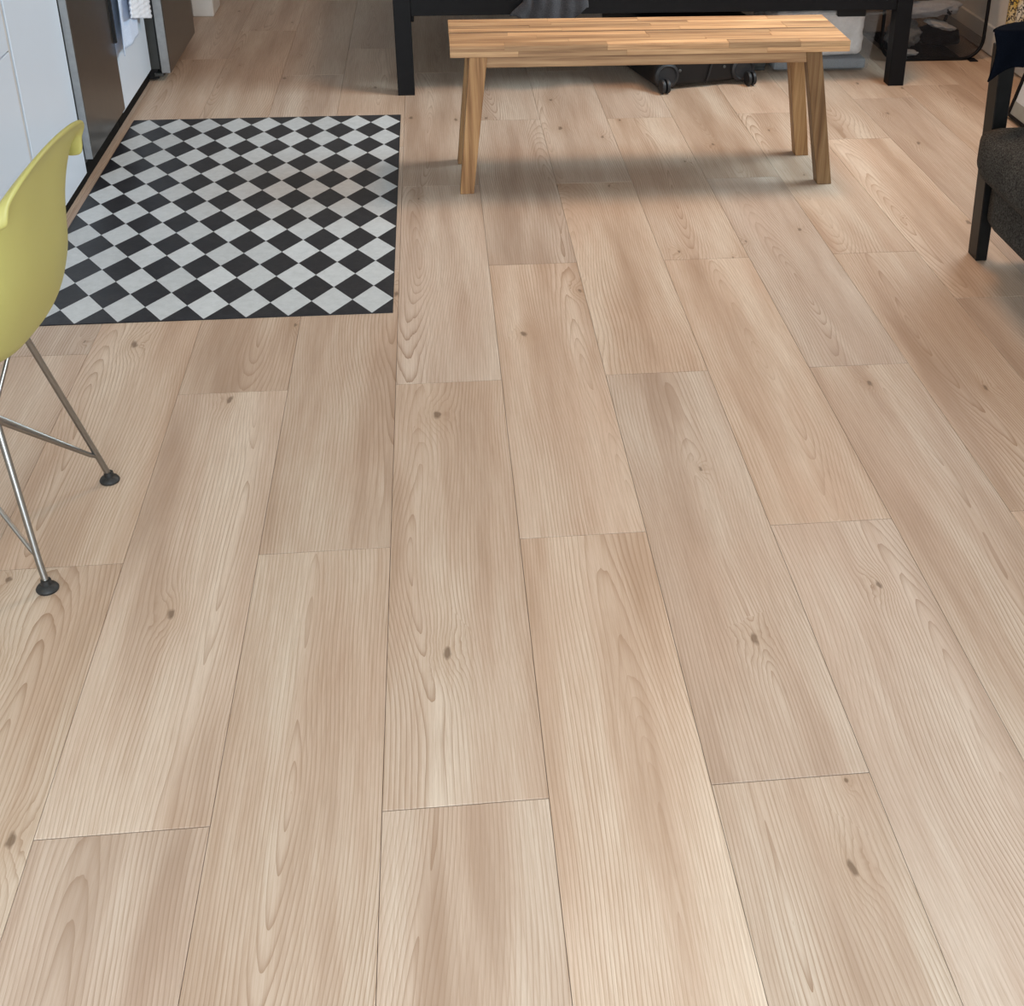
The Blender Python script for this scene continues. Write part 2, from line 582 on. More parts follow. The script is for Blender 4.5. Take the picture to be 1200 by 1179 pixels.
struct('wall_right', B(2.49, 2.62, -1.2, 8.2, 0, 2.6), 'wall')
struct('wall_left', B(-1.73, -1.6, -1.2, 8.2, 0, 2.6), 'wall')
struct('wall_back', B(-1.73, 2.62, 8.2, 8.33, 0, 2.6), 'wall')
struct('ceiling', B(-1.73, 2.62, -1.33, 8.33, 2.6, 2.72), 'ceiling')
bm = bmesh.new()
box(bm, -1.73, -0.9, -1.33, -1.2, 0, 2.6)
box(bm, 2.3, 2.62, -1.33, -1.2, 0, 2.6)
box(bm, -0.9, 2.3, -1.33, -1.2, 0, 0.3)
box(bm, -0.9, 2.3, -1.33, -1.2, 2.4, 2.6)
struct('wall_front', bm, 'wall')
bm = bmesh.new()
for x in (-0.9, 0.67, 2.24):
    box(bm, x, x + 0.06, -1.31, -1.24, 0.3, 2.4)
for z in (0.3, 2.34):
    box(bm, -0.84, 2.24, -1.31, -1.24, z, z + 0.06)
struct('window_1', bm, 'white_trim')
bm = B(2.474, 2.489, -1.15, 8.15, 0.006, 0.122, bev=0.003)
struct('baseboard_right', bm, 'white_trim')
bm = bmesh.new()
box(bm, -0.978, -0.882, 6.40, 6.62, 0.0, 2.6, bev=0.004)
struct('trim_1', bm, 'white_trim')
bm = bmesh.new()
box(bm, -1.6, -0.978, 6.44, 6.58, 0.0, 2.6)
struct('wall_partition', bm, 'wall')

# ------------------------------------------------------------------ checkered vinyl mat
mx0, mx1, my0, my1 = -0.956, -0.014, 3.142, 4.826
mat_o = root('floor_mat', ((mx0 + mx1) / 2, (my0 + my1) / 2, 0), 'flat vinyl floor mat printed with black and white diamonds, lying along the kitchen units', 'mat')
obj('backing', B(mx0 - 0.001, mx1 + 0.001, my0 - 0.001, my1 + 0.001, 0.0002, 0.0022), 'tile_black', mat_o)
NXD, NYD = 9, 10
dx, dy = (mx1 - mx0) / NXD, (my1 - my0) / NYD


def tile_mesh(name, pts, mat, t=0.0005):
    bm = bmesh.new()
    lo = [bm.verts.new((x, y, 0)) for x, y in pts]
    hi = [bm.verts.new((x, y, t)) for x, y in pts]
    n = len(pts)
    bm.faces.new(hi)
    for i in range(n):
        bm.faces.new((lo[i], lo[(i + 1) % n], hi[(i + 1) % n], hi[i]))
    me = bpy.data.meshes.new(name)
    bm.to_mesh(me)
    bm.free()
    me.materials.append(MT[mat])
    return me


full = [(-dx / 2, 0), (0, -dy / 2), (dx / 2, 0), (0, dy / 2)]
wm = tile_mesh('white_diamond', full, 'tile_white')
bmk = tile_mesh('black_diamond', full, 'tile_black')
halves = {'b': tile_mesh('black_triangle', [(-dx / 2, 0), (dx / 2, 0), (0, dy / 2)], 'tile_black'),
          't': tile_mesh('black_triangle', [(dx / 2, 0), (-dx / 2, 0), (0, -dy / 2)], 'tile_black'),
          'l': tile_mesh('black_triangle', [(0, -dy / 2), (dx / 2, 0), (0, dy / 2)], 'tile_black'),
          'r': tile_mesh('black_triangle', [(0, -dy / 2), (0, dy / 2), (-dx / 2, 0)], 'tile_black')}


def put_tile(me, x, y):
    o = link(me.name.split('.')[0], me)
    o.parent = mat_o
    o.location = (x - mat_o.location.x, y - mat_o.location.y, 0.0022)


for i in range(NXD):
    for j in range(NYD):
        put_tile(wm, mx0 + (i + .5) * dx, my0 + (j + .5) * dy)
for i in range(NXD + 1):
    for j in range(NYD + 1):
        x, y = mx0 + i * dx, my0 + j * dy
        ex, ey = i in (0, NXD), j in (0, NYD)
        if ex and ey:
            continue
        me = bmk if not (ex or ey) else halves['l' if i == 0 else 'r' if i == NXD else 'b' if j == 0 else 't']
        put_tile(me, x, y)

# ------------------------------------------------------------------ kitchen run on the left
FX = -0.972


def cabinet(y0, y1, label, drawers, panel_x=-0.985):
    r = root('kitchen_cabinet', (panel_x - 0.3, (y0 + y1) / 2, 0), label, 'cabinet')
    obj('carcass', B(-1.59, panel_x - 0.021, y0 + 0.001, y1 - 0.001, 0.054, 0.86), 'white_trim', r)
    obj('plinth', B(-1.58, -0.989, y0, y1, 0.0, 0.052), 'black_plinth', r)
    for nm, za, zb in drawers:
        d = obj(nm, B(panel_x - 0.02, panel_x, y0 + 0.002, y1 - 0.002, za, zb, bev=0.0015), 'white_gloss', r)
    return r


c1 = cabinet(3.08, 3.668, 'white kitchen drawer unit with two stacked fronts, behind the yellow chair', [('drawer_front', 0.026, 0.548), ('drawer_front', 0.552, 0.86)])
c2 = cabinet(3.692, 4.205, 'plain white kitchen cupboard front beside the dark dishwasher', [('door_front', 0.026, 0.86)])
tag(obj('filler_strip', B(-1.02, -0.988, 3.672, 3.688, 0.04, 0.86), 'groove'), 'thin pale upright filler strip between the two white cabinet fronts', 'strip')
wt = tag(obj('worktop', B(-1.595, -0.955, 3.08, 5.32, 0.865, 0.90, bev=0.003), 'white_trim'), 'pale worktop running over the kitchen units', 'worktop')

dw = root('dishwasher', (-1.27, 4.46, 0), 'dark stainless dishwasher with door side coloured as lit next to white cupboard', 'dishwasher')
obj('body', B(-1.58, -0.986, 4.215, 4.745, 0.055, 0.855), 'dark_grey', dw)
dd = obj('door', B(-0.985, -0.961, 4.216, 4.742, 0.068, 0.855, bev=0.002), 'stainless', dw)
obj('door_side', B(-0.984, -0.9625, 4.2125, 4.2165, 0.068, 0.853), 'steel_lit_side', dw)['label'] = 'steel side edge coloured paler as the lit face'  # thin paler strip paints the light on the door's side face
obj('plinth', B(-1.58, -0.990, 4.207, 4.745, 0.0, 0.052), 'black_plinth', dw)
obj('grip', B(-0.9805, -0.952, 4.732, 4.7445, 0.30, 0.80, bev=0.002), 'black_plastic', dw)

c3 = root('kitchen_cabinet', (-1.27, 5.03, 0), 'white cupboard front with a towel hanging over it, next to the fridge', 'cabinet')
obj('carcass', B(-1.59, FX - 0.021, 4.752, 5.312, 0.055, 0.86), 'white_trim', c3)
obj('door_front', B(FX - 0.02, FX, 4.752, 5.312, 0.052, 0.86, bev=0.0015), 'white_gloss', c3)
obj('plinth', B(-1.58, -0.990, 4.75, 5.34, 0.0, 0.05), 'black_plinth', c3)
hb = obj('rail_handle', tube(bmesh.new(), [(-0.972, 4.80, 0.56), (-0.942, 4.80, 0.56), (-0.942, 5.26, 0.56), (-0.972, 5.26, 0.56)], 0.006), 'stainless', c3, smooth=True)

fr = root('fridge', (-1.22, 5.65, 0), 'tall stainless fridge with dark front at the far end of the kitchen units', 'fridge')
obj('body', B(-1.58, -0.945, 5.345, 5.955, 0.045, 1.80), 'dark_grey', fr)
d = obj('door', B(-0.938, -0.902, 5.332, 5.965, 0.032, 1.79, bev=0.004, seg=2), 'stainless', fr)
obj('door_side', B(-0.936, -0.905, 5.3285, 5.3325, 0.034, 1.785), 'steel_lit_side', fr)['label'] = 'brushed steel door side with its light put into the colour'  # lit side of the fridge door painted as a lighter strip
obj('gasket', B(-0.944, -0.938, 5.337, 5.96, 0.04, 1.78), 'black_plastic', fr)
obj('hinge_plate', B(-0.968, -0.932, 5.336, 5.40, 0.018, 0.031, bev=0.002), 'dark_grey', fr)
obj('base_grille', B(-1.5, -0.955, 5.35, 5.95, 0.006, 0.044), 'black_plastic', fr)
for y in (5.38, 5.92):
    obj('foot', lathe(bmesh.new(), [(0.016, 0.0), (0.016, 0.006), (0.009, 0.010), (0.009, 0.02)], (-0.975, y, 0), 14), 'rubber', fr, smooth=True, auto=40)


def towel(y0, y1, ztop, zl, zr, xoff, wav, seed, pointed=False, waffle=False):
    """a towel hung over the rail handle: back flap, fold and front flap"""
    def f(u, v):
        y = y0 + (y1 - y0) * u
        zb = zl + (zr - zl) * u
        if pointed:
            zb = zl + (ztop - 0.05 - zl) * max(0, (u - 0.12)) ** 1.25
        s = v
        if s < 0.2:
            x, z = -0.962 + 0.008 * 0, zb + (ztop - zb) * (0.75 + 0.25 * s / 0.2)
            x = -0.955 - 0.004
        else:
            k = (s - 0.2) / 0.8
            x, z = -0.934, ztop - (ztop - zb) * k
        x += xoff + (0.007 * math.sin(u * wav + seed + v * 2.0) + 0.004 * math.sin(u * wav * 2.1 + seed)) * min(1, v * 1.4)
        if waffle and s >= 0.2:
            x += 0.0018 * math.sin(z * 2 * math.pi / 0.017)
        y += 0.012 * math.sin(v * 3 + seed)
        return (x, y, z)
    return f


tw = obj('towel', grid(bmesh.new(), 26, 96, towel(4.875, 5.235, 0.568, 0.352, 0.268, 0.006, 11, 0.3, waffle=True)), 'towel_white', smooth=True)
thick(tw, 0.005)
tag(tw, 'white ribbed towel hanging over the front of the last white cupboard', 'towel')
tw2 = obj('tea_towel', grid(bmesh.new(), 20, 40, towel(4.785, 5.12, 0.567, 0.245, 0.262, -0.012, 8, 1.1)), 'towel_blue', smooth=True)
thick(tw2, 0.003)
tag(tw2, 'pale blue cloth with pointed corner hanging lower, behind the white towel', 'cloth')

# ------------------------------------------------------------------ yellow shell chair
cc = (-0.776, 2.236, 0)
ch = root('shell_chair', cc, 'mustard yellow plastic shell chair on a chromed wire base, cut off by the left edge', 'chair', rz=R(-6.1))
prof = [(-0.245, 0.412), (-0.215, 0.432), (-0.14, 0.437), (-0.04, 0.424), (0.05, 0.404), (0.12, 0.402), (0.180, 0.428), (0.210, 0.485), (0.234, 0.56), (0.250, 0.645), (0.266, 0.715), (0.281, 0.765), (0.300, 0.798)]


def spline(v):
    n = len(prof) - 1
    s = min(max(v, 0), 1) * n
    i = min(int(s), n - 1)
    t = s - i
    p = [Vector((*prof[min(max(i + k, 0), n)], 0)) for k in (-1, 0, 1, 2)]
    q = 0.5 * ((2 * p[1]) + (p[2] - p[0]) * t + (2 * p[0] - 5 * p[1] + 4 * p[2] - p[3]) * t * t + (3 * p[1] - p[0] - 3 * p[2] + p[3]) * t ** 3)
    return q.x, q.y


def sm(a, b, x):
    t = min(max((x - a) / (b - a), 0), 1)
    return t * t * (3 - 2 * t)


def shell_fn(i, j):
    u = i * 2 - 1
    v = j
    b, z = spline(v)
    back = sm(0.40, 0.72, v)
    w = 0.215 * (1 - back) + (0.222 - 0.03 * sm(0.6, 0.8, v) - 0.004 * sm(0.85, 1.0, v)) * back
    w *= 1 - 0.10 * sm(0.12, 0.0, v)
    q = abs(u) ** 2.6
    rim = sm(0.86, 1.0, abs(u))
    lift = (0.030 + 0.135 * sm(0.15, 0.55, v)) * (1 - back)
    wrap = 0.060 * back * (1 - 0.15 * sm(0.80, 1, v))
    z2 = z + lift * q
    b2 = b - wrap * q + (0.007 * rim + 0.007 * sm(0.94, 1.0, v)) * back + 0.008 * sm(0.72, 1.0, v) * abs(u) ** 3
    lat = w * (math.sin(u * 1.35) / math.sin(1.35)) + 0.008 * rim * (1 - 0.8 * sm(0.85, 1.0, v)) * (1 if u > 0 else -1)
    # rounded top and front corners
    z2 -= 0.068 * sm(0.70, 1.0, v) * abs(u) ** 2.2
    b2 += 0.05 * sm(0.2, 0.0, v) * abs(u) ** 4
    lat *= 1 - 0.10 * sm(0.80, 1.0, v) * abs(u) ** 4
    z2 -= 0.022 * sm(0.84, 1.0, v) * abs(u) ** 7
    return (b2, lat - 0.04 * back, z2)


sh = obj('seat_shell', grid(bmesh.new(), 36, 44, shell_fn), 'yellow', ch, smooth=True, local=True)
thick(sh, 0.008, 0.0, 1)
feet = [(0.19, -0.18), (0.19, 0.18), (-0.205, -0.19), (-0.205, 0.19)]
tops = [(0.115, -0.085), (0.115, 0.085), (-0.125, -0.09), (-0.125, 0.09)]
zt = [0.398, 0.398, 0.425, 0.425]
node_end = {1: (0.075, 0.0, 0.245), -1: (-0.075, 0.0, 0.25)}
node_side = {1: (0.0, 0.055, 0.25), -1: (0.0, -0.055, 0.25)}
for (fx, fy), (tx, ty), tz in zip(feet, tops, zt):
    s = 1 if fx > 0 else -1
    t_ = 1 if fy > 0 else -1
    F = Vector((fx, fy, 0.0))
    T = Vector((tx, ty, tz + 0.004))
    K = Vector((fx * 0.955, fy * 0.955, 0.055))
    lg = obj('leg', tube(bmesh.new(), [T, T.lerp(K, .5), K, F + Vector((0, 0, 0.014))], 0.0063, 12), 'chrome', ch, smooth=True, local=True, auto=50)
    obj('glide', lathe(bmesh.new(), [(0.019, 0.0), (0.020, 0.004), (0.017, 0.009), (0.010, 0.013), (0.009, 0.022)], F, 20), 'rubber', lg, smooth=True, local=True, auto=40)
    Fs = K.lerp(T, 0.03)
    for nd in (Vector(node_end[s]), Vector(node_side[t_])):
        side = (nd - Fs).normalized()
        up_end = T + Vector((0, 0, 0))
        pts = [Fs, Fs + side * 0.02 + Vector((0, 0, -0.004)), nd - side * 0.02, nd + Vector((0, 0, 0.006)), nd.lerp(up_end, 0.10) + Vector((0, 0, 0.008)), up_end + (nd - up_end) * 0.03]
        obj('strut', tube(bmesh.new(), pts, 0.0043, 10), 'chrome', ch, smooth=True, local=True, auto=60)
pa = Vector((0.19 * 0.955, -0.18 * 0.955, 0.055)).lerp(Vector(node_side[-1]), 0.60)
obj('spacer', lathe(bmesh.new(), [(0.003, -0.006), (0.010, -0.004), (0.010, 0.004), (0.003, 0.006)], pa, 16, (1, 0.4, 0)), 'white_trim', ch, smooth=True, local=True, auto=40)['label'] = 'small white plastic spacer on the wires'
obj('seat_mount', B(-0.14, 0.125, -0.10, -0.09, 0.396, 0.404), 'rubber', ch, local=True)
obj('seat_mount', B(-0.14, 0.125, 0.09, 0.10, 0.396, 0.404), 'rubber', ch, local=True)

# ------------------------------------------------------------------ acacia bench
bx0, bx1, by0, by1, bz0, bz1 = 0.166, 1.385, 3.985, 4.322, 0.428, 0.4615
bn = root('bench', ((bx0 + bx1) / 2, (by0 + by1) / 2, 0), 'slatted acacia bench with splayed legs standing in front of the bed', 'bench')
mid = by0 + 0.168
rng = random.Random(3)
for nm, y0, y1 in (('front', by0, mid - 0.006), ('rear', mid + 0.006, by1)):
    e = 0.0012
    bo = obj('seat_board', B(bx0 + e, bx1 - e, y0 + e, y1 - e, bz0 + e, bz1 - e), 'acacia_d', bn)
    nrow = 4
    hz = bz0 + 0.0165
    for layer, za, zb in (('top', hz + 0.0003, bz1), ('low', bz0, hz - 0.0003)):
        ww = (y1 - y0) / nrow
        for k in range(nrow):
            if layer == 'low' and k not in ((0,) if nm == 'front' else (nrow - 1,)):
                continue
            ya, yb = y0 + k * ww + 0.0002, y0 + (k + 1) * ww - 0.0002
            x = bx0
            first = True
            while x < bx1 - 0.01:
                ln = rng.uniform(0.22, 0.46) if not first else rng.uniform(0.10, 0.36)
                first = False
                xe = min(x + ln, bx1)
                if bx1 - xe < 0.1:
                    xe = bx1
                st = B(x + 0.0002, xe - 0.0002, ya, yb, za, zb + rng.uniform(-0.0003, 0), bev=0.0006)
                o = obj('stave', st, 'acacia_x', bo)
                x = xe
obj('gap_shade_strip', B(bx0 + 0.001, bx1 - 0.001, mid - 0.0058, mid + 0.0058, bz0 + 0.004, bz1 - 0.0008), 'gap_shade', bn)['label'] = 'dark strip standing for the shade in the gap between the two seat boards'  # added dark strip: shade of the open gap painted in
# legs: wide at the top, narrow foot, leaning outward along the bench
LEGS = [((0.223, 0.276), (0.181, 0.223), 3.988, 4.036), ((1.250, 1.299), (1.323, 1.370), 3.988, 4.036),
        ((0.224, 0.274), (0.180, 0.222), 4.270, 4.320), ((1.262, 1.312), (1.322, 1.367), 4.270, 4.320)]
for (ta, tb), (fa, fb), ya, yb in LEGS:
    bm = bmesh.new()
    hexa(bm, [(fa, ya, 0), (fb, ya, 0), (fb, yb, 0), (fa, yb, 0)], [(ta, ya, bz0), (tb, ya, bz0), (tb, yb, bz0), (ta, yb, bz0)], 0.0015)
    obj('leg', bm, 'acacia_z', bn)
for ya, yb in ((3.996, 4.018), (4.290, 4.312)):
    bm = bmesh.new()
    hexa(bm, [(0.272, ya, 0.394), (1.256, ya, 0.394), (1.256, yb, 0.394), (0.272, yb, 0.394)], [(0.268, ya, bz0), (1.252, ya, bz0), (1.252, yb, bz0), (0.268, yb, bz0)], 0.001)
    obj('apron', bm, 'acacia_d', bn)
for xa in (0.240, 1.262):
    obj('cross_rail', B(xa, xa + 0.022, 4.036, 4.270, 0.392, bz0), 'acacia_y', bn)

# ------------------------------------------------------------------ bed
bd = root('bed', (0.97, 5.85, 0), 'black framed bed on square legs behind the bench', 'bed')
BY1 = 6.66
for xa, xb in ((-0.026, 0.037), (1.899, 1.961)):
    for ya, yb in ((5.074, 5.137), (BY1 - 0.063, BY1)):
        obj('leg', B(xa, xb, ya, yb, 0, 0.43, bev=0.0015), 'black_frame', bd)
obj('side_rail', B(0.037, 1.899, 5.082, 5.112, 0.297, 0.43, bev=0.0015), 'black_frame', bd)
obj('side_rail', B(0.037, 1.899, BY1 - 0.05, BY1 - 0.02, 0.297, 0.43, bev=0.0015), 'black_frame', bd)
obj('end_rail', B(-0.015, 0.015, 5.137, BY1 - 0.063, 0.297, 0.43, bev=0.0015), 'black_frame', bd)
obj('end_rail', B(1.92, 1.95, 5.137, BY1 - 0.063, 0.297, 0.43, bev=0.0015), 'black_frame', bd)
obj('corner_bracket', B(0.037, 0.047, 5.114, 5.20, 0.268, 0.30, bev=0.002), 'black_frame', bd)
for i in range(14):
    x = 0.10 + i * 0.134
    obj('slat', B(x, x + 0.07, 5.113, BY1 - 0.051, 0.375, 0.395), 'black_wood', bd)
tag(obj('mattress', B(0.0, 1.935, 5.10, BY1 - 0.03, 0.432, 0.60, bev=0.03, seg=3), 'mattress', smooth=True, auto=60), 'grey mattress lying on the black bed frame', 'mattress')


# grey garment hanging over the front rail of the bed
def garment(u, v):
    x = 0.402 + 0.295 * u
    bot = 0.283 + 0.006 * math.sin(u * 9) + 0.045 * sm(0.78, 1.0, u) ** 2 + 0.012 * sm(0.2, 0.0, u) + 0.004 * math.sin(u * 23)
    top = 0.615
    z = top - (top - bot) * v
    pinch = 1 - 0.34 * (1 - sm(0.80, 1.0, v)) * (1 if u < 0.45 else 0.12) * (1 - u * 1.6 if u < 0.45 else 1)
    x = 0.56 + (x - 0.56) * pinch
    fold = 0.012 * math.sin(u * 15 + 0.6) + 0.008 * math.sin(u * 31 + v * 4) + 0.006 * noise.noise(Vector((u * 7, v * 9, 2)))
    y = 5.060 - 0.6 * fold - 0.010 * sm(0.5, 0.9, v) * math.sin(u * math.pi)
    if v < 0.10:
        y += 0.10 * (0.10 - v) / 0.10
    return (x, min(y, 5.073 if v > 0.1 else 9), z)


gm = obj('grey_garment', grid(bmesh.new(), 44, 44, garment), 'grey_jersey', smooth=True)
thick(gm, 0.006, 0)
tag(gm, 'crumpled grey garment hanging down over the black bed rail', 'clothing')

# ------------------------------------------------------------------ suitcase under the bed
sc = root('suitcase', (0.965, 5.045, 0), 'black wheeled suitcase lying flat under the bed, wheel end to the bench', 'suitcase', rz=R(14))
LW, LD, LH = 0.415, 0.62, 0.258
obj('shell', B(0.0, LW, 0.012, LD, 0.014, LH, bev=0.022, seg=3), 'black_plastic', sc, smooth=True, local=True, auto=50)
obj('zip_band', B(-0.003, LW + 0.003, 0.03, LD - 0.01, 0.128, 0.140, bev=0.003), 'rubber', sc, local=True)
bm = tube(bmesh.new(), [(0.245, 0.006, 0.20), (0.240, 0.005, 0.12), (0.222, 0.006, 0.05), (0.212, 0.012, 0.016)], 0.0035, 8)
obj('strap_cord', bm, 'grey_wheel', sc, smooth=True, local=True)
for xx in (0.10, 0.29):
    obj('stud', lathe(bmesh.new(), [(0.006, 0), (0.006, 0.004), (0.003, 0.006)], (xx, 0.013, 0.075), 12, (0, -1, 0)), 'dark_grey', sc, smooth=True, local=True, auto=40)
for xx in (0.012, LW - 0.012):
    s = 1 if xx < 0.2 else -1
    for zc in (0.060, LH - 0.045):
        bm = lathe(bmesh.new(), [(0.052, 0), (0.050, 0.010), (0.040, 0.016), (0.034, 0.010)], (xx + s * 0.032, 0.014, zc), 24, (0, -1, 0))
        hs = obj('wheel_housing', bm, 'housing', sc, smooth=True, local=True, auto=40)
        zw = 0.0285 if zc < 0.1 else LH - 0.04
        bm = bmesh.new()
        for dxw in (-0.010, 0.010):
            lathe(bm, [(0.016, -0.007), (0.0265, -0.006), (0.028, 0), (0.0265, 0.006), (0.016, 0.007)], (xx + s * 0.012 + dxw, -0.020, zw), 20, (1, 0, 0))
        obj('wheel', bm, 'grey_wheel', hs, smooth=True, local=True, auto=50)
        obj('fork', B(xx + s * 0.012 - 0.003, xx + s * 0.012 + 0.003, -0.022, 0.014, zw - 0.006, zw + 0.016), 'black_plastic', hs, local=True)

# ------------------------------------------------------------------ storage bin under the bed
sb = root('storage_bin', (1.67, 5.45, 0), 'see-through plastic storage bin of white fabric under the right end of the bed', 'box')


def bin_shell(bm, x0, x1, y0, y1, z0, z1, flare, r=0.03, n=5):
    def ring(z, e, rr):
        pts = []
        for cx_, cy_, a0 in ((x1 + e - rr, y1 + e - rr, 0), (x0 - e + rr, y1 + e - rr, 90), (x0 - e + rr, y0 - e + rr, 180), (x1 + e - rr, y0 - e + rr, 270)):
            for k in range(n + 1):
                a = R(a0 + 90 * k / n)
                pts.append(bm.verts.new((cx_ + rr * math.cos(a), cy_ + rr * math.sin(a), z)))
        return pts
    rs = [ring(z0, -0.008, r), ring(z0 + 0.008, 0, r), ring(z1 - 0.012, flare, r), ring(z1 - 0.012, flare + 0.022, r + 0.01), ring(z1, flare + 0.024, r + 0.01)]
    m = len(rs[0])
    for a, b in zip(rs, rs[1:]):
        for k in range(m):
            bm.faces.new((a[k], a[(k + 1) % m], b[(k + 1) % m], b[k]))
    bm.faces.new(rs[0][::-1])
    return bm


b_ = obj('tub', bin_shell(bmesh.new(), 1.475, 1.885, 5.29, 5.83, 0.004, 0.252, 0.022), 'clear_bin', sb, smooth=True, auto=40)
obj('base_insert', B(1.487, 1.873, 5.302, 5.818, 0.008, 0.050, bev=0.01, seg=2), 'grey_insert', sb)
obj('latch', B(1.715, 1.830, 5.236, 5.262, 0.236, 0.266, bev=0.003), 'black_plastic', sb)
cl = cushion(1.488, 1.872, 5.306, 5.814, 0.0515, 0.246, 0.03, 0.0, cuts=24)
for v in cl.verts:
    k = noise.noise(v.co * 11) + 0.6 * abs(noise.noise(v.co * 27))
    c0 = Vector((1.68, 5.56, 0.15))
    v.co -= (v.co - c0).normalized() * max(0, 0.016 * (0.6 + k))
    v.co.z = max(v.co.z, 0.0515)
tag(obj('bed_linen', cl, 'white_cloth', smooth=True), 'crumpled white fabric packed inside the clear storage bin', 'bedding')
s2 = root('underbed_tray', (1.60, 6.1, 0), 'low dark tray under the bed, behind the suitcase wheels', 'box')
bm = bmesh.new()
box(bm, 1.405, 1.458, 5.33, 5.80, 0.0, 0.016, bev=0.003)
obj('base', bm, 'dark_grey', s2)
bm = bmesh.new()
for a in ((1.405, 1.410, 5.33, 5.80), (1.453, 1.458, 5.33, 5.80), (1.41, 1.453, 5.33, 5.335), (1.41, 1.453, 5.795, 5.80)):
    box(bm, *a, 0.016, 0.05)
obj('rim', bm, 'dark_grey', s2)

# ------------------------------------------------------------------ laundry hamper
hm = root('laundry_hamper', (2.195, 5.66, 0), 'black mesh laundry hamper with rounded piped edges standing beside the bed', 'basket', rz=0)
HX, HY, HZ, HR = 0.222, 0.225, 0.62, 0.085


def outline(y, n=8):
    pts = []
    for cx_, cz_, a0 in ((HX - HR, HZ - HR, 0), (-HX + HR, HZ - HR, 90), (-HX + HR, HR + 0.006, 180), (HX - HR, HR + 0.006, 270)):
        for k in range(n + 1):
            a = R(a0 + 90 * k / n)
            pts.append(Vector((cx_ + HR * math.cos(a), y, cz_ + HR * math.sin(a))))
    return pts


for y in (-HY, HY):
    p = outline(y)
    obj('piping', tube(bmesh.new(), p + [p[0]], 0.0075, 8, cap=False), 'black_frame', hm, smooth=True, local=True)
    bm = bmesh.new()
    bm.faces.new([bm.verts.new(q) for q in p])
    obj('net_panel', bm, 'mesh_net', hm, local=True)
bm = bmesh.new()
a, b = [bm.verts.new(q) for q in outline(-HY)], [bm.verts.new(q) for q in outline(HY)]
for k in range(len(a)):
    k2 = (k + 1) % len(a)
    if not 9 <= k < 17 and not (k in (8, 35)):
        if not (a[k].co.z > HZ - 0.01 and a[k2].co.z > HZ - 0.01):
            bm.faces.new((a[k], a[k2], b[k2], b[k]))
obj('net_wall', bm, 'mesh_net', hm, local=True)
obj('base_panel', B(-HX + HR, HX - HR, -HY, HY, 0.0035, 0.0075), 'black_cloth', hm, local=True)
obj('seam_tape', tube(bmesh.new(), [(0.03, HY - 0.004, 0.02), (0.03, HY - 0.004, 0.6)], 0.003, 6), 'black_frame', hm, local=True)
obj('fabric_tab', B(0.165, 0.20, -HY - 0.030, -HY + 0.02, 0.0, 0.004), 'black_cloth', hm, local=True)


def lump(name, c, r, seed, mat, label, amp=0.28, freq=4.0, rx=0):
    bm = crumple((0, 0, 0), r, seed, amp, 4, freq)
    if rx:
        bmesh.ops.rotate(bm, verts=bm.verts, cent=(0, 0, 0), matrix=Matrix.Rotation(rx, 3, 'Y'))
    bmesh.ops.translate(bm, verts=bm.verts, vec=c)
    return tag(obj(name, bm, mat, smooth=True), label, 'clothing', 'laundry in the hamper')


lump('trousers', (2.285, 5.62, 0.062), (0.095, 0.10, 0.042), 5, 'black_cloth', 'black clothes at the bottom of the mesh hamper, right of the grey bundle', 0.2)
lump('sweater', (2.112, 5.570, 0.086), (0.070, 0.060, 0.052), 9, 'grey_cloth', 'grey bundled garment low at the left of the mesh hamper')
ts = lump('white_shirt', (2.19, 5.545, 0.191), (0.150, 0.055, 0.032), 13, 'pale_shirt', 'white shirt with small black print lying across the hamper laundry', 0.22, 5.0, -0.05)
bm = bmesh.new()
for qx, qz, qr in ((0, 0, 0.007), (0.008, -0.006, 0.006), (-0.004, 0.010, 0.004), (0.012, 0.004, 0.003)):
    lathe(bm, [(qr, 0), (qr, 0.002)], (2.272 + qx, 5.498, 0.186 + qz), 10, (0, -1, 0))
mk = obj('printed_mark', bm, 'black_cloth')
mk.parent = ts
lump('white_sock', (2.255, 5.535, 0.126), (0.065, 0.045, 0.015), 21, 'white_cloth', 'small white folded cloth between the white shirt and black clothes', 0.3, 5.0, 0.25)
lump('blue_shirt', (2.090, 5.57, 0.257), (0.075, 0.06, 0.032), 31, 'bluish_shirt', 'pale bluish shirt on top at the left of the hamper')
lump('dark_top', (2.22, 5.75, 0.315), (0.13, 0.07, 0.06), 35, 'black_cloth', 'dark garment on top of the laundry at the hamper back', 0.2)
lump('white_cuff', (2.105, 5.490, 0.022), (0.050, 0.030, 0.012), 41, 'white_cloth', 'scrap of pale cloth at the very bottom left of the hamper', 0.2)

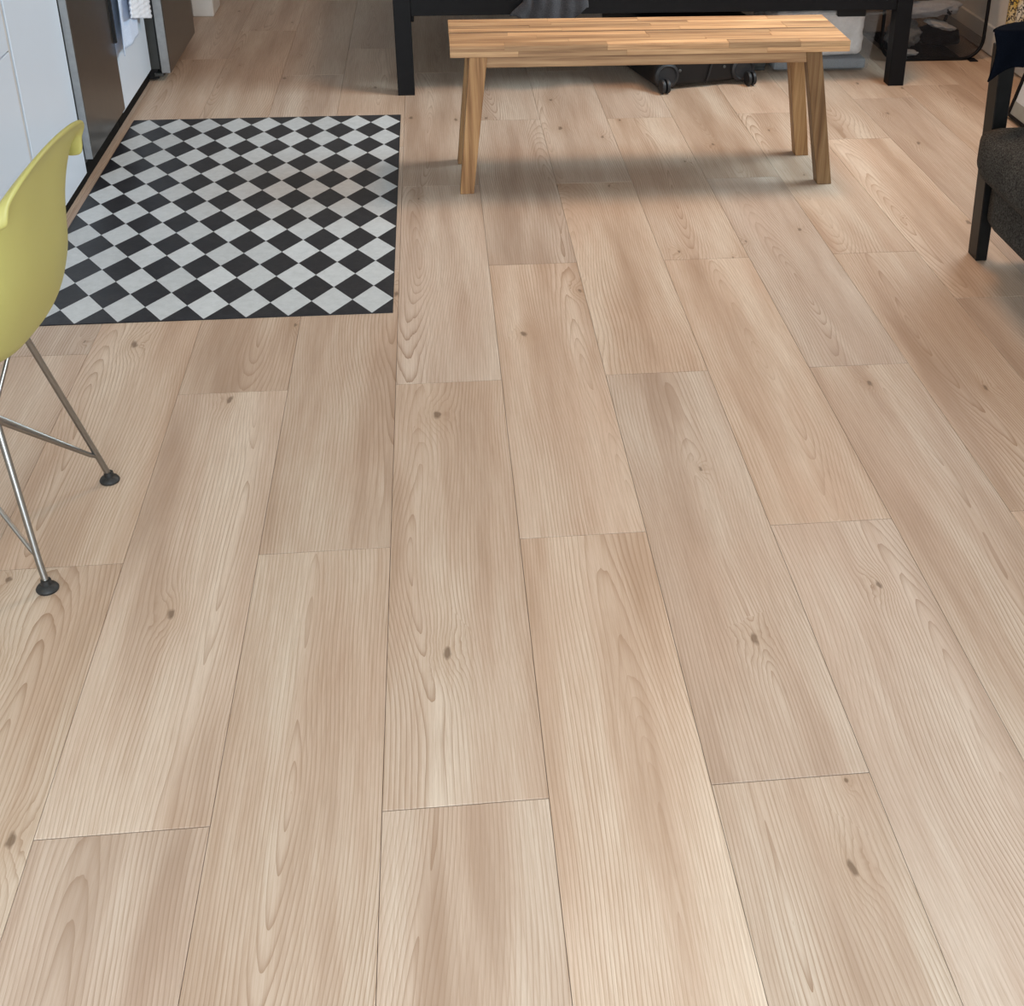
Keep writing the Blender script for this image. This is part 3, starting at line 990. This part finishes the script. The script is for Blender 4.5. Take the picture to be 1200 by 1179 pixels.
# ------------------------------------------------------------------ armchair on the right
ac = root('armchair', (1.93, 3.0, 0), 'charcoal upholstered armchair with black wooden frame, cut off by the right edge', 'armchair')
bm = bmesh.new()
hexa(bm, [(1.609, 3.338, 0), (1.642, 3.338, 0), (1.642, 3.400, 0), (1.609, 3.400, 0)],
     [(1.588, 3.338, 0.60), (1.632, 3.338, 0.60), (1.632, 3.400, 0.60), (1.588, 3.400, 0.60)], 0.002)
obj('front_post', bm, 'black_wood', ac)
bm = bmesh.new()
hexa(bm, [(1.729, 2.560, 0), (1.762, 2.560, 0), (1.762, 2.622, 0), (1.729, 2.622, 0)],
     [(1.708, 2.560, 0.60), (1.752, 2.560, 0.60), (1.752, 2.622, 0.60), (1.708, 2.622, 0.60)], 0.002)
obj('front_post', bm, 'black_wood', ac)
for ya, yb in ((3.338, 3.400), (2.560, 2.622)):
    obj('rear_post', B(2.25, 2.295, ya, yb, 0, 0.60, bev=0.002), 'black_wood', ac)
    obj('armrest', B(1.602 + (0.12 if ya < 3 else 0), 2.31, ya - 0.004, yb + 0.004, 0.60, 0.632, bev=0.004), 'black_wood', ac)
    obj('side_rail', B(1.64 + (0.12 if ya < 3 else 0), 2.25, ya + 0.01, yb - 0.01, 0.17, 0.215, bev=0.002), 'black_wood', ac)


obj('seat_base', cushion(1.603, 2.28, 2.63, 3.330, 0.112, 0.262, 0.035, 0.0), 'charcoal', ac, smooth=True)
obj('seat_cushion', cushion(1.543, 2.20, 2.63, 3.330, 0.258, 0.408, 0.050, 0.018), 'charcoal', ac, smooth=True)
obj('back_cushion', cushion(2.10, 2.30, 2.63, 3.330, 0.415, 0.86, 0.05, 0.02), 'charcoal', ac, smooth=True)


# navy garment over the armrest end
def navy(u, v):
    # u along the armrest, v from the back flap over the top to the front hem
    left = [(0.0, 1.566), (0.35, 1.566), (0.5, 1.570), (0.62, 1.578), (0.76, 1.576), (0.88, 1.570), (1.0, 1.564)]
    for (a, xa), (b, xb) in zip(left, left[1:]):
        if a <= v <= b:
            lx = xa + (xb - xa) * (v - a) / (b - a) - 0.018
            break
    x = lx + (1.90 - lx) * u
    if v < 0.45:
        lx = 1.640 - 0.092 * sm(0.24, 0.45, v)
        x = lx + (1.90 - lx) * u
    hem = 0.524 + 0.030 * min(1, u * 4.5) + 0.035 * u + 0.006 * math.sin(u * 18)
    if v < 0.2:
        y = 3.415
        z = 0.56 + (0.648 - 0.56) * v / 0.2
    elif v < 0.45:
        k = (v - 0.2) / 0.25
        y = 3.415 - 0.098 * k
        z = 0.645 + 0.010 * math.sin(k * math.pi) + 0.008 * u
    else:
        k = (v - 0.45) / 0.55
        y = 3.317 - 0.008 * math.sin(u * 14 + k * 2) - 0.012 * k
        z = 0.652 + 0.004 * u - (0.652 - hem) * k
    z += 0.004 * noise.noise(Vector((u * 9, v * 5, 1)))
    return (x, y, z)


nv = obj('jacket', grid(bmesh.new(), 30, 40, navy), 'navy', smooth=True)
thick(nv, 0.006, 0)
tag(nv, 'dark navy garment draped over the black armrest end', 'clothing')

# ------------------------------------------------------------------ framed board leaning on the right wall, printed curtain
fp = root('leaning_board', (2.36, 4.45, 0), 'pale board with thin black frame leaning on the wall behind the armchair', 'board')


def lean(y0, y1, a, b, t0, t1):
    """slab between two heights along the lean; a,b = distance along the board, t = thickness offsets"""
    bx, d = 2.222, Vector((0.255, 0, 0.966)).normalized()
    nrm = Vector((-d.z, 0, d.x))
    pts = []
    for s in (a, b):
        for y, t in ((y0, t0), (y1, t0), (y1, t1), (y0, t1)):
            q = Vector((bx, y, 0.008)) + d * s + nrm * t
            pts.append((q.x, q.y, q.z))
    return hexa(bmesh.new(), pts[:4], pts[4:])


obj('panel', lean(4.06, 4.62, 0.012, 0.888, -0.006, 0.004), 'panel_white', fp)
obj('lower_strip', lean(4.06, 4.62, 0.012, 0.060, 0.004, 0.006), 'panel_grey', fp)['label'] = 'grey strip along the bottom of the board'
for y0, y1, a, b in ((4.62, 4.637, 0, 0.90), (4.043, 4.06, 0, 0.90), (4.06, 4.62, 0, 0.012), (4.06, 4.62, 0.888, 0.90)):
    obj('frame_bar', lean(y0, y1, a, b, -0.008, 0.010), 'black_frame', fp)


def drape(u, v):
    y = 4.93 + 0.35 * u
    return (2.438 + 0.014 * math.sin(u * 26), y, 0.085 + 2.25 * v)


pc = obj('curtain', grid(bmesh.new(), 50, 40, drape), 'scribble', smooth=True)
thick(pc, 0.003)
tag(pc, 'yellow and black scribble-patterned curtain hanging on the right wall', 'curtain')
rod = root('curtain_rod', (2.438, 4.35, 2.36), 'black rod carrying the patterned curtain on the right wall', 'curtain rod')
obj('bar', tube(bmesh.new(), [(2.438, 3.2, 2.36), (2.438, 5.5, 2.36)], 0.010, 12), 'black_frame', rod, smooth=True, auto=50)
for y in (3.3, 5.44):
    obj('bracket', B(2.43, 2.489, y - 0.01, y + 0.01, 2.352, 2.368), 'black_frame', rod)
